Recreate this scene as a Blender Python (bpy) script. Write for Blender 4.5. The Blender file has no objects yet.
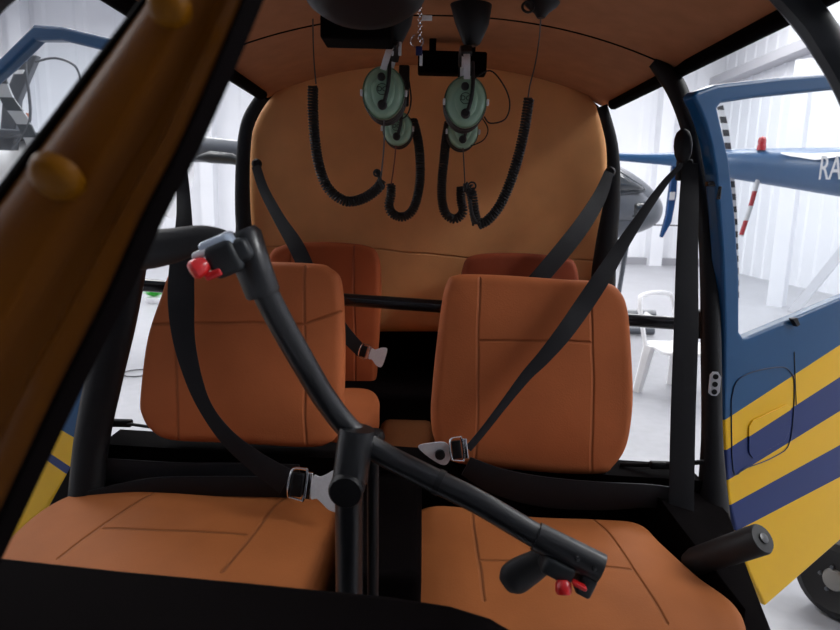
import bpy, math, random
from mathutils import Vector as V, Matrix, noise
random.seed(4)
S = bpy.context.scene
COL = S.collection
F = 640.0
CAM = V((0, 0, 1.6)); PITCH = math.radians(10); ROLL = math.radians(1.5)
fw = V((0, math.cos(PITCH), -math.sin(PITCH))); u0 = V((0, math.sin(PITCH), math.cos(PITCH))); r0 = V((1, 0, 0))
# a small clockwise roll of the picture: horizontals fall to the right
cr = r0*math.cos(ROLL) + u0*math.sin(ROLL); cu = -r0*math.sin(ROLL) + u0*math.cos(ROLL)

def ray(px, py): return fw + cr*((px-420)/F) + cu*((315-py)/F)
def at(px, py, Y):
    d = ray(px, py); return CAM + d*(Y/d.y)
def on_plane(px, py, p0, n):
    d = ray(px, py); return CAM + d*((p0-CAM).dot(n)/d.dot(n))
def on_x(px, py, X):
    d = ray(px, py); return CAM + d*(X/d.x)
def on_z(px, py, Z):
    d = ray(px, py); return CAM + d*((Z-CAM.z)/d.z)

# ---------------------------------------------------------------- materials
def srgb(r, g, b):
    f = lambda c: (c/255/12.92) if c/255 <= .04045 else ((c/255+.055)/1.055)**2.4
    return (f(r), f(g), f(b), 1)
class NT:
    def __init__(s, name):
        s.m = bpy.data.materials.new(name); s.m.use_nodes = True
        s.t = s.m.node_tree; s.n = s.t.nodes; s.l = s.t.links
        s.b = s.n['Principled BSDF']
    def math(s, op, a, b=None, c=None, clamp=False):
        nd = s.n.new('ShaderNodeMath'); nd.operation = op; nd.use_clamp = clamp
        for i, v in enumerate((a, b, c)):
            if v is None: continue
            if isinstance(v, (int, float)): nd.inputs[i].default_value = v
            else: s.l.new(v, nd.inputs[i])
        return nd.outputs[0]
    def mix(s, fac, a, b):
        nd = s.n.new('ShaderNodeMix'); nd.data_type = 'RGBA'
        for k, v in ((0, fac), (6, a), (7, b)):
            if isinstance(v, (int, float, tuple)): nd.inputs[k].default_value = v
            else: s.l.new(v, nd.inputs[k])
        return nd.outputs[2]
    def coord(s, out='Object'):
        return s.n.new('ShaderNodeTexCoord').outputs[out]
    def noise(s, scale, detail=3, vec=None):
        nd = s.n.new('ShaderNodeTexNoise'); nd.inputs['Scale'].default_value = scale; nd.inputs['Detail'].default_value = detail
        s.l.new(vec if vec else s.coord(), nd.inputs['Vector']); return nd.outputs[0]
    def bump(s, h, strength, dist=.001):
        nd = s.n.new('ShaderNodeBump'); nd.inputs['Strength'].default_value = strength; nd.inputs['Distance'].default_value = dist
        s.l.new(h, nd.inputs['Height']); s.l.new(nd.outputs[0], s.b.inputs['Normal'])
def plain(name, col, rough=.5, metal=0, nz=None, amt=.25, coat=0, bump=0, spec=.5):
    t = NT(name); t.b.inputs['Roughness'].default_value = rough; t.b.inputs['Metallic'].default_value = metal
    t.b.inputs['Coat Weight'].default_value = coat; t.b.inputs['Specular IOR Level'].default_value = spec
    t.b.inputs['Base Color'].default_value = col
    if nz:
        n = t.noise(nz)
        dk = tuple(c*(1-amt) for c in col[:3])+(1,); lt = tuple(min(1, c*(1+amt)) for c in col[:3])+(1,)
        t.l.new(t.mix(n, dk, lt), t.b.inputs['Base Color'])
        if bump: t.bump(n, bump)
    return t.m
def leather(name, col, seams=(), rough=.62, sw=.0023, dark=.42, depth=.0035):
    """suede-like leather; seams are segments ((u0,v0),(u1,v1)) in the part's own flat coordinates"""
    t = NT(name); t.b.inputs['Roughness'].default_value = rough; t.b.inputs['Specular IOR Level'].default_value = .15
    co = t.coord(); n1 = t.noise(7, 4, co); n2 = t.noise(260, 3, co)
    c = t.mix(n1, tuple(x*.78 for x in col[:3])+(1,), tuple(min(1, x*1.18) for x in col[:3])+(1,))
    sep = t.n.new('ShaderNodeSeparateXYZ'); t.l.new(co, sep.inputs[0]); x, y = sep.outputs[0], sep.outputs[1]
    wob = t.math('MULTIPLY', t.math('SUBTRACT', t.noise(5, 1, co), .5), .018)
    gro = None
    for (a, b) in seams:
        dx, dy = b[0]-a[0], b[1]-a[1]; L = math.hypot(dx, dy); dx /= L; dy /= L
        px = t.math('SUBTRACT', x, a[0]); py = t.math('SUBTRACT', y, a[1])
        al = t.math('ADD', t.math('MULTIPLY', px, dx), t.math('MULTIPLY', py, dy))
        pe = t.math('ABSOLUTE', t.math('ADD', t.math('SUBTRACT', t.math('MULTIPLY', px, dy), t.math('MULTIPLY', py, dx)), wob))
        over = t.math('MAXIMUM', t.math('SUBTRACT', t.math('ABSOLUTE', t.math('SUBTRACT', al, L/2)), L/2), 0)
        d = t.math('ADD', pe, over)
        g = t.math('SUBTRACT', 1, t.math('DIVIDE', d, sw*2.2), clamp=True)
        gro = g if gro is None else t.math('MAXIMUM', gro, g)
    h = t.math('MULTIPLY', n2, .12)
    if gro is not None:
        c = t.mix(t.math('MULTIPLY', gro, dark), c, tuple(x*.25 for x in col[:3])+(1,))
        h = t.math('SUBTRACT', h, gro)
    t.l.new(c, t.b.inputs['Base Color']); t.bump(h, 1.0, depth)
    return t.m
def halfplanes(name, base, rules, rough=.3, coat=.08):
    """paint scheme: colour where local y < a + b*local x"""
    t = NT(name); t.b.inputs['Roughness'].default_value = rough; t.b.inputs['Coat Weight'].default_value = coat; t.b.inputs['Specular IOR Level'].default_value = .3
    sep = t.n.new('ShaderNodeSeparateXYZ'); t.l.new(t.coord(), sep.inputs[0]); c = base
    for a, b, colr in rules:
        lim = t.math('ADD', t.math('MULTIPLY', sep.outputs[0], b), a)
        c = t.mix(t.math('LESS_THAN', sep.outputs[1], lim), c, colr)
    if isinstance(c, tuple): t.b.inputs['Base Color'].default_value = c
    else: t.l.new(c, t.b.inputs['Base Color'])
    return t.m
def bands(name, c1, c2, scale, axis=2):
    t = NT(name); sep = t.n.new('ShaderNodeSeparateXYZ'); t.l.new(t.coord(), sep.inputs[0])
    f = t.math('GREATER_THAN', t.math('FRACT', t.math('MULTIPLY', sep.outputs[axis], scale)), .5)
    t.l.new(t.mix(f, c1, c2), t.b.inputs['Base Color']); t.b.inputs['Roughness'].default_value = .4
    return t.m
def glass(name, tint=(.93, .96, 1, 1), refl=1.0):
    t = NT(name); t.n.remove(t.b)
    tr = t.n.new('ShaderNodeBsdfTransparent'); tr.inputs[0].default_value = tint
    gl = t.n.new('ShaderNodeBsdfGlossy'); gl.inputs['Roughness'].default_value = .03
    fr = t.n.new('ShaderNodeLayerWeight'); fa = t.math('ADD', t.math('MULTIPLY', t.math('POWER', fr.outputs['Facing'], 5), .9), .04)
    mx = t.n.new('ShaderNodeMixShader'); t.l.new(t.math('MULTIPLY', fa, refl), mx.inputs[0])
    t.l.new(tr.outputs[0], mx.inputs[1]); t.l.new(gl.outputs[0], mx.inputs[2])
    t.l.new(mx.outputs[0], t.n['Material Output'].inputs[0]); return t.m
def webbing(name):
    t = NT(name); t.b.inputs['Roughness'].default_value = .55
    w = t.n.new('ShaderNodeTexWave'); w.inputs['Scale'].default_value = 160; t.l.new(t.coord(), w.inputs['Vector'])
    n = t.noise(9, 2)
    t.l.new(t.mix(n, (.009, .009, .011, 1), (.015, .015, .018, 1)), t.b.inputs['Base Color'])
    t.b.inputs['Specular IOR Level'].default_value = .25; t.bump(w.outputs[1], .4, .0006); return t.m

M = {}
M['black'] = plain('black_powder_coat', (.007, .0068, .008, 1), .5, nz=30, bump=.1, spec=.3)
M['blackgloss'] = plain('black_gloss_tube', (.010, .010, .012, 1), .24, coat=.3)
M['blackmat'] = plain('black_matt_trim', (.0022, .0012, .0014, 1), .85, nz=12, bump=.2, spec=.04)
M['greyblack'] = plain('charcoal_paint', (.02, .023, .026, 1), .38, nz=15)
M['cyclic'] = plain('black_anodised_tube', (.008, .009, .011, 1), .36, coat=.15)
M['rubber'] = plain('rubber', (.013, .013, .014, 1), .6)
M['switch'] = plain('grey_switch_housing', (.015, .019, .022, 1), .45)
M['red'] = plain('red_plastic', (.75, .015, .018, 1), .3, coat=.4)
M['chrome'] = plain('polished_steel', (.82, .82, .83, 1), .16, 1)
M['brushed'] = plain('brushed_steel', (.8, .81, .84, 1), .3, .12, nz=200, amt=.1)
M['green'] = plain('pale_green_shell', srgb(150, 187, 162), .35, coat=.3, nz=40, amt=.05)
M['yellow'] = plain('yellow_paint', srgb(250, 185, 12), .28, coat=.5, nz=3, amt=.06)
M['amber'] = plain('dark_amber_brown', (.15, .046, .001, 1), .45, spec=.12, nz=6, amt=.18)  # even dark amber-brown base of the windscreen strip
M['rivet'] = plain('amber_brown_rivet', (.19, .07, .001, 1), .4, spec=.15)  # slightly lighter amber brown for the rivets
M['blue'] = plain('blue_paint', srgb(28, 74, 128), .22, coat=.6, nz=4, amt=.08)
M['steelblue'] = plain('steel_blue_paint', srgb(46, 92, 138), .35, coat=.1, nz=2, amt=.08)
M['white'] = plain('white_plastic', (.9, .9, .92, 1), .4)
M['whitepaint'] = plain('white_marking_paint', (.85, .86, .88, 1), .4)
M['grey'] = plain('grey_aircraft_paint', srgb(84, 88, 95), .35, coat=.1, nz=3, amt=.1)
M['darkglass'] = plain('smoked_canopy', (.03, .035, .04, 1), .12, coat=.5)
M['web'] = webbing('black_webbing')
M['glass'] = glass('clear_acrylic', (.93, .945, .955, 1), .4)
M['roof'] = plain('brown_headliner', srgb(172, 118, 84), .9, nz=18, amt=.18, bump=.3, spec=.15)
M['carpet'] = plain('brown_carpet', srgb(118, 74, 44), .95, nz=220, amt=.35, bump=1, spec=.1)
M['green_leaf'] = plain('green_leaf', srgb(70, 190, 70), .5)
M['wire'] = plain('dark_wire', (.05, .05, .055, 1), .5)
M['redwire'] = plain('reddish_wire', (.16, .03, .02, 1), .5)
M['lamp'] = plain('added_lamp_diffuser', (.9, .9, .9, 1), .4)
M['lamp'].node_tree.nodes['Principled BSDF'].inputs['Emission Color'].default_value = (1, 1, 1, 1)
M['lamp'].node_tree.nodes['Principled BSDF'].inputs['Emission Strength'].default_value = 6

# ---------------------------------------------------------------- mesh helpers
def cat(pts, n=8):
    """Catmull-Rom through tuples/vectors of any length"""
    P = [tuple(p) for p in pts]; P = [P[0]]+P+[P[-1]]; out = []
    for i in range(1, len(P)-2):
        for k in range(n):
            t = k/n; r = []
            for a, b, c, d in zip(P[i-1], P[i], P[i+1], P[i+2]):
                r.append(.5*((2*b)+(-a+c)*t+(2*a-5*b+4*c-d)*t*t+(-a+3*b-3*c+d)*t**3))
            out.append(tuple(r))
    out.append(P[-2]); return out
class MB:
    def __init__(s): s.v = []; s.f = []
    def add(s, vs, fs):
        o = len(s.v); s.v += [V(x) for x in vs]; s.f += [tuple(i+o for i in f) for f in fs]
        return s
    def rings(s, rings, cap=True, closed=False):
        n = len(rings[0]); vs = [p for r in rings for p in r]; fs = []
        m = len(rings)
        for i in range(m if closed else m-1):
            for j in range(n):
                a = i*n+j; b = i*n+(j+1) % n; i2 = (i+1) % m
                fs.append((a, b, i2*n+(j+1) % n, i2*n+j))
        if cap and not closed:
            fs.append(tuple(reversed(range(n)))); fs.append(tuple((m-1)*n+j for j in range(n)))
        return s.add(vs, fs)
    def sweep(s, path, prof, ref=V((0, -1, 0)), closed=False, cap=True):
        """path: list of (x,y,z[,scale[,scale_y]]); profile: 2D points (side, ref)"""
        P = [V(p[:3]) for p in path]; R = []; n = len(P)
        for i, p in enumerate(P):
            if closed: t = P[(i+1) % n]-P[i-1]
            else: t = P[min(i+1, n-1)]-P[max(i-1, 0)]
            t.normalize(); side = t.cross(ref)
            if side.length < 1e-4: side = t.cross(V((1, .1, .2)))
            side.normalize(); up = side.cross(t).normalized()
            k = path[i][3] if len(path[i]) > 3 else 1; k2 = path[i][4] if len(path[i]) > 4 else k
            R.append([p+side*(a*k)+up*(b*k2) for a, b in prof])
        return s.rings(R, cap, closed)
    def tube(s, path, r=None, n=12, ref=V((0, -1, 0)), flat=1, cap=True, closed=False):
        if r is not None: path = [tuple(p[:3])+(r,) for p in path]
        return s.sweep(path, [(math.cos(2*math.pi*k/n), flat*math.sin(2*math.pi*k/n)) for k in range(n)], ref, closed, cap)
    def strap(s, path, w, th=.0022, ref=V((0, -1, 0))):
        """path (x,y,z[,w])"""
        P = [tuple(p[:3])+((p[3] if len(p) > 3 else w), 1) for p in path]
        h = th/2
        pr = [(-.5, -h*.6), (-.44, -h), (.44, -h), (.5, -h*.6), (.5, h*.6), (.44, h), (-.44, h), (-.5, h*.6)]
        return s.sweep(P, pr, ref)
    def prism(s, pts, d):
        n = len(pts); d = V(d); a = [V(p) for p in pts]; b = [p+d for p in a]
        fs = [tuple(range(n)), tuple(reversed(range(n, 2*n)))]+[(i, i+n, (i+1) % n+n, (i+1) % n) for i in range(n)]
        return s.add(a+b, fs)
    def box(s, c, sz, ax=None, b=0):
        c = V(c); x, y, z = ax if ax else (V((1, 0, 0)), V((0, 1, 0)), V((0, 0, 1)))
        hx, hy, hz = sz[0]/2, sz[1]/2, sz[2]/2
        if b <= 0:
            q = [c+x*(hx*i)+y*(hy*j)+z*(hz*k) for k in (-1, 1) for i, j in ((-1, -1), (1, -1), (1, 1), (-1, 1))]
            return s.add(q, [(0, 3, 2, 1), (4, 5, 6, 7), (0, 1, 5, 4), (1, 2, 6, 5), (2, 3, 7, 6), (3, 0, 4, 7)])
        b = min(b, hx*.95, hy*.95, hz*.95); R = []
        def ring(ix, iy, zz):
            o = []
            for (sx, sy, a0) in ((1, 1, 0), (-1, 1, 90), (-1, -1, 180), (1, -1, 270)):
                for k in range(4):
                    a = math.radians(a0+30*k); o.append(c+x*(sx*(hx-b)+math.cos(a)*ix)+y*(sy*(hy-b)+math.sin(a)*iy)+z*zz)
            return o
        for k in range(4):
            a = math.radians(90-30*k); R.append(ring(b*math.cos(a), b*math.cos(a), -hz+b-b*math.sin(a)))
        for k in range(4):
            a = math.radians(30*k); R.append(ring(b*math.cos(a), b*math.cos(a), hz-b+b*math.sin(a)))
        return s.rings(R)
    def lathe(s, prof, p, axis, n=20):
        """prof: (radius, distance along axis)"""
        ax = V(axis).normalized(); x = ax.orthogonal().normalized(); y = ax.cross(x); p = V(p)
        return s.rings([[p+ax*h+(x*math.cos(2*math.pi*k/n)+y*math.sin(2*math.pi*k/n))*max(r, 1e-5) for k in range(n)] for r, h in prof])
    def torus(s, p, axis, R, r, n=24, m=8, sx=1):
        ax = V(axis).normalized(); x = ax.orthogonal().normalized()
        if abs(ax.y) > .9: x = V((1, 0, 0))
        y = ax.cross(x); p = V(p)
        pts = [tuple(p+x*math.cos(2*math.pi*k/n)*R*sx+y*math.sin(2*math.pi*k/n)*R) for k in range(n)]
        return s.tube(pts, r, m, ref=ax, closed=True)
    def coil(s, path, R, r, pitch, n=9, m=5):
        P = [V(p[:3]) for p in path]; out = []; ph = 0
        for i in range(len(P)-1):
            t = P[i+1]-P[i]; L = t.length
            if L < 1e-6: continue
            t.normalize(); a = t.cross(V((0, 1, 0))).normalized(); b = a.cross(t)
            k = max(1, int(L/pitch*n+.5))
            for j in range(k):
                q = P[i]+t*(L*j/k); ph += 2*math.pi*(L/k)/pitch
                out.append(tuple(q+a*(R*math.cos(ph))+b*(R*math.sin(ph))))
        return s.tube(out, r, m)
    def build(s, name, mat, parent=None, frame=None, smooth=True, bev=0):
        """frame: Matrix giving the object's own axes; mesh stored in local coordinates"""
        me = bpy.data.meshes.new(name)
        if frame is None:
            c = sum(s.v, V())/len(s.v)
            if parent is None or True: frame = Matrix.Translation(c)
        inv = frame.inverted(); me.from_pydata([tuple(inv @ p) for p in s.v], [], s.f); me.validate()
        import bmesh
        bm = bmesh.new(); bm.from_mesh(me); bmesh.ops.recalc_face_normals(bm, faces=bm.faces); bm.to_mesh(me); bm.free()
        me.materials.append(mat)
        if smooth:
            me.polygons.foreach_set('use_smooth', [True]*len(me.polygons)); me.set_sharp_from_angle(angle=math.radians(38))
        o = bpy.data.objects.new(name, me); COL.objects.link(o); o.matrix_world = frame
        if bev:
            bm_ = o.modifiers.new('bevel', 'BEVEL'); bm_.width = bev; bm_.segments = 3; bm_.limit_method = 'ANGLE'; bm_.angle_limit = math.radians(30)
        if parent is not None: setp(o, parent)
        return o
WM = {}
def setp(o, parent):
    w = o.matrix_world.copy(); WM[o.name] = w
    pw = WM.get(parent.name, parent.matrix_world)
    o.parent = parent; o.matrix_parent_inverse = Matrix.Identity(4)
    o.matrix_basis = pw.inverted() @ w
def empty(name, loc, label, category, group=None):
    o = bpy.data.objects.new(name, None); COL.objects.link(o); o.location = loc; o.matrix_world = Matrix.Translation(V(loc))
    o.empty_display_size = .1; WM[o.name] = Matrix.Translation(V(loc)); tag(o, label, category, group); return o
def tag(o, label, category, group=None):
    o['label'] = label; o['category'] = category
    if group: o['group'] = group
    return o
def plane_frame(p0, n, up=V((0, 0, 1))):
    """local x to the right, y up, z = n (towards viewer)"""
    n = V(n).normalized(); x = up.cross(n).normalized(); y = n.cross(x)
    m = Matrix.Identity(4)
    for i in range(3): m[i][0] = x[i]; m[i][1] = y[i]; m[i][2] = n[i]; m[i][3] = p0[i]
    return m
def rounded(poly, n=6):
    """closed Catmull-Rom through a polygon"""
    m = len(poly); out = []
    for i in range(m):
        p0, p1, p2, p3 = poly[i-1], poly[i], poly[(i+1) % m], poly[(i+2) % m]
        for k in range(n):
            t = k/n; out.append(tuple(.5*((2*b)+(-a+c)*t+(2*a-5*b+4*c-d)*t*t+(-a+3*b-3*c+d)*t**3) for a, b, c, d in zip(p0, p1, p2, p3)))
    return out
def cushion(name, pix, p0, n, th, mat, parent, up=V((0, 0, 1)), edge=.025, puff=.012, seams=(), rn=6, local=None, col=None, back=True):
    """pad whose front face lies in the plane (p0, n); outline given as points seen on that plane"""
    n = V(n).normalized(); fr = plane_frame(p0, n, up); inv = fr.inverted()
    if local is None:
        loc = [inv @ on_plane(x, y, V(p0), n) for x, y in pix]; loc = [(p.x, p.y) for p in loc]; mx = sum(p[0] for p in loc)/len(loc); my = sum(p[1] for p in loc)/len(loc)
        loc = [(mx+(a-mx)*1.025, my+(b-my)*1.02) for a, b in loc]
    else: loc = local
    out = rounded(loc, rn); cx = sum(p[0] for p in out)/len(out); cy = sum(p[1] for p in out)/len(out)
    R = min(math.hypot(p[0]-cx, p[1]-cy) for p in out)
    def ring(s, z, inset=0):
        r = []
        for x, y in out:
            dx, dy = x-cx, y-cy; L = math.hypot(dx, dy); k = s*(1-inset/L)
            r.append(fr @ V((cx+dx*k, cy+dy*k, z)))
        return r
    rings = []
    for s in (.02, .2, .4, .55, .7, .82, .9, .96): rings.append(ring(s*(1), puff*(1-s**2.5)+0, edge*s))
    rings.append(ring(1, 0, edge))
    for a in range(15, 91, 15):
        a = math.radians(a); rings.append(ring(1, -edge+edge*math.cos(a), edge*(1-math.sin(a))))
    if back:
        for a in range(0, 91, 18):
            a = math.radians(a); rings.append(ring(1, -th+edge-edge*math.sin(a), edge*(1-math.cos(a))))
        rings.append(ring(.5, -th, edge))
    if seams is not None and col is not None:
        sg = []
        for a, b in seams:
            q = [inv @ on_plane(*p, V(p0), n) for p in (a, b)]; sg.append(((q[0].x, q[0].y), (q[1].x, q[1].y)))
        mat = leather(name+'_leather', col, sg)
    return MB().rings(rings).build(name, mat, parent, frame=fr)
def text_mesh(name, txt, size, frame, mat, parent, ext=.001, sx=1):
    cu_ = bpy.data.curves.new(name, 'FONT'); cu_.body = txt; cu_.size = size; cu_.extrude = ext; cu_.align_x = 'CENTER'; cu_.align_y = 'CENTER'
    tmp = bpy.data.objects.new(name+'_c', cu_); COL.objects.link(tmp)
    dg = bpy.context.evaluated_depsgraph_get(); me = bpy.data.meshes.new_from_object(tmp.evaluated_get(dg)); bpy.data.objects.remove(tmp)
    for v in me.vertices: v.co.x *= sx
    me.materials.clear(); me.materials.append(mat)
    o = bpy.data.objects.new(name, me); COL.objects.link(o); o.matrix_world = frame; setp(o, parent); return o
def pp(pts, Y=None):
    return [tuple(at(p[0], p[1], p[2] if len(p) > 2 else Y)) for p in pts]

# =========================================================== hangar (setting)
def struct(o): o['kind'] = 'structure'; return o
t = NT('hangar_concrete'); n1 = t.noise(1.3, 5); n2 = t.noise(14, 4)
t.l.new(t.mix(t.math('MULTIPLY', t.math('ADD', n1, n2), .5), srgb(140, 140, 145), srgb(178, 179, 184)), t.b.inputs['Base Color']); t.b.inputs['Roughness'].default_value = .42
M['concrete'] = t.m
t = NT('hangar_white_wall'); n1 = t.noise(.8, 4)
t.l.new(t.mix(n1, srgb(222, 224, 230), srgb(240, 241, 245)), t.b.inputs['Base Color']); t.b.inputs['Roughness'].default_value = .7
M['wall'] = t.m
def slab(name, a, b, mat):
    a = V(a); b = V(b); return struct(MB().box((a+b)/2, [abs(x) for x in (b-a)]).build(name, mat, smooth=False))
X0, X1, Y0, Y1, ZC = -13, 8.2, -7, 18.5, 6.8
slab('floor', (X0, Y0, -.2), (X1, Y1, 0), M['concrete'])
slab('ceiling', (X0-.2, Y0, ZC), (X1+.2, Y1, ZC+.2), M['wall'])
def clad_wall(name, p, q, mat, rib=.5):
    """wall with shallow trapezoid cladding ribs"""
    p = V(p); q = V(q); L = (q-p).length; d = (q-p)/L; nrm = V((-d.y, d.x, 0)); k = int(L/rib); pts = []
    for i in range(k):
        x = i*L/k; w = L/k
        for a, h in ((0, 0), (.66, 0), (.74, .03), (.92, .03)): pts.append(p+d*(x+a*w)+nrm*h)
    pts.append(q); pts.append(q-nrm*.15); pts.append(p-nrm*.15)
    return struct(MB().prism(pts, (0, 0, ZC)).build(name, mat, smooth=False))
clad_wall('wall_back', (X1, Y1, 0), (X0, Y1, 0), M['wall'], 1.1)
clad_wall('wall_left', (X0, Y1, 0), (X0, Y0, 0), M['wall'])
clad_wall('wall_right', (X1, Y0, 0), (X1, Y1, 0), M['wall'])
mb = MB()
for k in range(5): mb.box((X0/2+X1/2, 1+4*k-.0, ZC-.22), (X1-X0, .16, .42))
struct(mb.build('trim_1', M['wall'], smooth=False))
for k, x in enumerate((-11, -6, 3.6, 6.6)):
    struct(MB().box((x, Y1-.22, ZC/2), (.35, .44, ZC)).build('trim_%d' % (k+2), M['wall'], smooth=False))
# low plinth along the back wall
struct(MB().box((X1-.2, (Y0+Y1)/2, 5.05), (.4, Y1-Y0, .22)).build('trim_6', plain('grey_steel_beam', srgb(176, 176, 182), .6), smooth=False))
struct(MB().tube([tuple(on_z(776, 306, 0)), tuple(at(806, 60, 10.8))], .17, 4).build('trim_7', M['wall'], smooth=False))
struct(MB().tube([tuple(on_z(793, 312, 0)), tuple(at(850, 242, 9.4))], .09, 4).build('trim_8', M['wall'], smooth=False))
clad_wall('wall_front', (X0, Y0, 0), (X1, Y0, 0), plain('grey_front_wall', srgb(96, 98, 104), .8))
struct(MB().box(((X0+X1)/2, Y1-.12, .1), (X1-X0, .2, .2)).build('baseboard_back', plain('grey_plinth', srgb(150, 150, 156), .7), smooth=False))
# unseen ceiling lamps, added to light the hangar and cabin
lampE = {}
for i, (x, y, e) in enumerate([(-9, 3, 1), (-9, 8, 1), (-9, 13, 1), (-3.5, 5.5, 1), (-3.5, 12, 1), (2.5, 8, 1), (2.5, 13.5, 1), (5.8, 4, .6), (5.8, 9, .6), (5.8, 14, .6), (-6, -3, .1), (6.9, .3, 1.5)]):
    nm = 'added_ceiling_lamp'
    posn = ['over the left wall, nearest row', 'over the left wall, middle row', 'over the left wall, far row', 'above the left of the cabin, near', 'above the left of the cabin, far', 'right of the cabin, near', 'right of the cabin, far', 'over the right wall, nearest row', 'over the right wall, middle row', 'over the right wall, far row', 'behind the viewer to the left', 'at the right to brighten the open right door'][i]
    e0 = empty(nm, (x, y, ZC-.45), 'unseen white hangar ceiling lamp added '+posn, 'lamp', 'added ceiling lamps of the hangar')
    MB().box((x, y, ZC-.05-.2), (.6, 2.4, .4)).build('added_lamp_housing', M['white'], e0, smooth=False)
    MB().box((x, y, ZC-.46), (.52, 2.3, .02)).build('diffuser', M['lamp'] if e > .2 else M['white'], e0, smooth=False)
    if e:
        ld = bpy.data.lights.new('added_lamp_light', 'AREA'); ld.shape = 'RECTANGLE'; ld.size = 2.5; ld.size_y = 2.5; ld.energy = 215*e
        lo = bpy.data.objects.new('added_lamp_light', ld); COL.objects.link(lo); lo.matrix_world = Matrix.Translation(V((x, y, ZC-.5))); setp(lo, e0)

# =========================================================== helicopter we look into
H = empty('helicopter', (0.05, 1.4, 0), 'helicopter with tan leather cabin, seen through its open front', 'helicopter')
# side lines of the roof: right X=.62, left X=-.53
XL, XR, ZR = -.545, .625, 1.94
CX = (XL+XR)/2; HW = (XR-XL)/2
def zroof(x, y):
    u = min(1, abs((x-CX)/HW)); return ZR+.115*(1-u**2.2)
def headliner():
    rows = []
    xs = [XL+(XR-XL)*i/32 for i in range(33)]
    for j in range(25):
        y = .98+(2.32-.98)*j/24
        lo = [V((x, y, zroof(x, y)-(.014*math.exp(-((y-1.66)/.012)**2) if 1 else 0))) for x in xs]
        hi = [V((x, y, zroof(x, y)+.05)) for x in reversed(xs)]
        rows.append(lo+hi)
    return MB().rings(rows)
headliner().build('headliner', M['roof'], H)
# dark seam rib across the headliner above the door posts
mb = MB(); mb.tube([(XL+(XR-XL)*i/40, 1.66, zroof(XL+(XR-XL)*i/40, 1.66)-.004) for i in range(41)], .0048, 6, ref=V((0, 0, 1)))
mb.build('headliner_seam', M['blackmat'], H)
# roof rails
for sx, X in ((-1, XL), (1, XR)):
    MB().tube([(X, (.86 if sx < 0 else .98)+i*(.136 if sx < 0 else .124), ZR-.002) for i in range(11)], .019, 10, ref=V((0, 0, 1))).build('roof_rail', M['blackmat'], H)
# front bow under the windscreen's upper edge
MB().tube([(XL+(XR-XL)*i/30, .985, zroof(XL+(XR-XL)*i/30, 1)+.0) for i in range(31)], .028, 10, ref=V((0, 0, 1))).build('windscreen_bow', M['blackmat'], H)
# right front post
pt = cat([(740, -50, 1.10, .024), (778, -18, 1.07, .027), (805, 12, 1.05, .027), (829, 46, 1.02, .026), (851, 84, 1.0, .026), (869, 130, .98, .026), (884, 200, .97, .027), (888, 300, .95, .031), (892, 460, .96, .028), (890, 620, .98, .03), (880, 760, 1.0, .032)], 6)
MB().tube([tuple(at(p[0], p[1], p[2]))+(p[3],) for p in pt], None, 10, flat=.7).build('front_post', M['greyblack'], H)
# left front post (mostly behind the near windscreen strip)
pt = cat([(90, -80, .95, .026), (-8, -8, .93, .026), (-60, 70, .92, .026), (-95, 180, .91, .027), (-110, 300, .91, .027), (-115, 460, .91, .03), (-105, 640, .94, .03), (-90, 760, .97, .032)], 6)
MB().tube([tuple(at(p[0], p[1], p[2]))+(p[3],) for p in pt], None, 10, flat=.7).build('front_post', M['greyblack'], H)
# door posts
pt = cat([(653, 62, 1.66, .014), (664, 72, 1.655, .022), (676, 88, 1.64, .025), (686, 115, 1.62, .022), (695, 150, 1.60, .021), (704, 200, 1.58, .021), (709, 260, 1.56, .0225), (711, 350, 1.53, .0245), (712, 440, 1.48, .026), (713, 520, 1.43, .04), (716, 570, 1.4, .045)], 6)
postR = MB().tube([tuple(at(p[0], p[1], p[2]))+(p[3],) for p in pt], None, 14, flat=.8).build('door_post', M['black'], H)
pt = cat([(206, 68, 1.66, .024), (180, 115, 1.6, .028), (152, 180, 1.55, .03), (134, 250, 1.5, .036), (119, 320, 1.47, .040), (104, 380, 1.45, .042), (92, 440, 1.42, .040), (86, 500, 1.38, .040)], 6)
MB().tube([tuple(at(p[0], p[1], p[2]))+(p[3],) for p in pt], None, 14, flat=.8).build('door_post', M['black'], H)
# little white latch plate with three dark holes on the right post
lp0 = at(714, 384, 1.485); fr = plane_frame(lp0, (-.1, -1, .05))
def loc_poly(fr, pts): return [fr @ V((x, y, 0)) for x, y in pts]
lp = MB().prism(loc_poly(fr, [(-.012, -.022), (-.004, -.028), (.008, -.028), (.014, -.018), (.014, .018), (.006, .03), (-.006, .03), (-.012, .022)]), fr.to_3x3() @ V((0, 0, .003))).build('latch_plate', M['brushed'], postR)
for k in (-1, 0, 1):
    MB().lathe([(.0065, 0), (.0065, .0045), (.003, .0045)], fr @ V((.001, k*.0185, 0)), fr.to_3x3() @ V((0, 0, 1)), 14).build('latch_hole', M['black'], postR)
# small catch at the top of the right post
c0 = at(713, 184, 1.51)
MB().box(c0, (.03, .02, .012), b=.003).box(c0+V((.012, -.005, -.02)), (.008, .016, .03), b=.002).build('door_catch', M['blackgloss'], postR)

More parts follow.
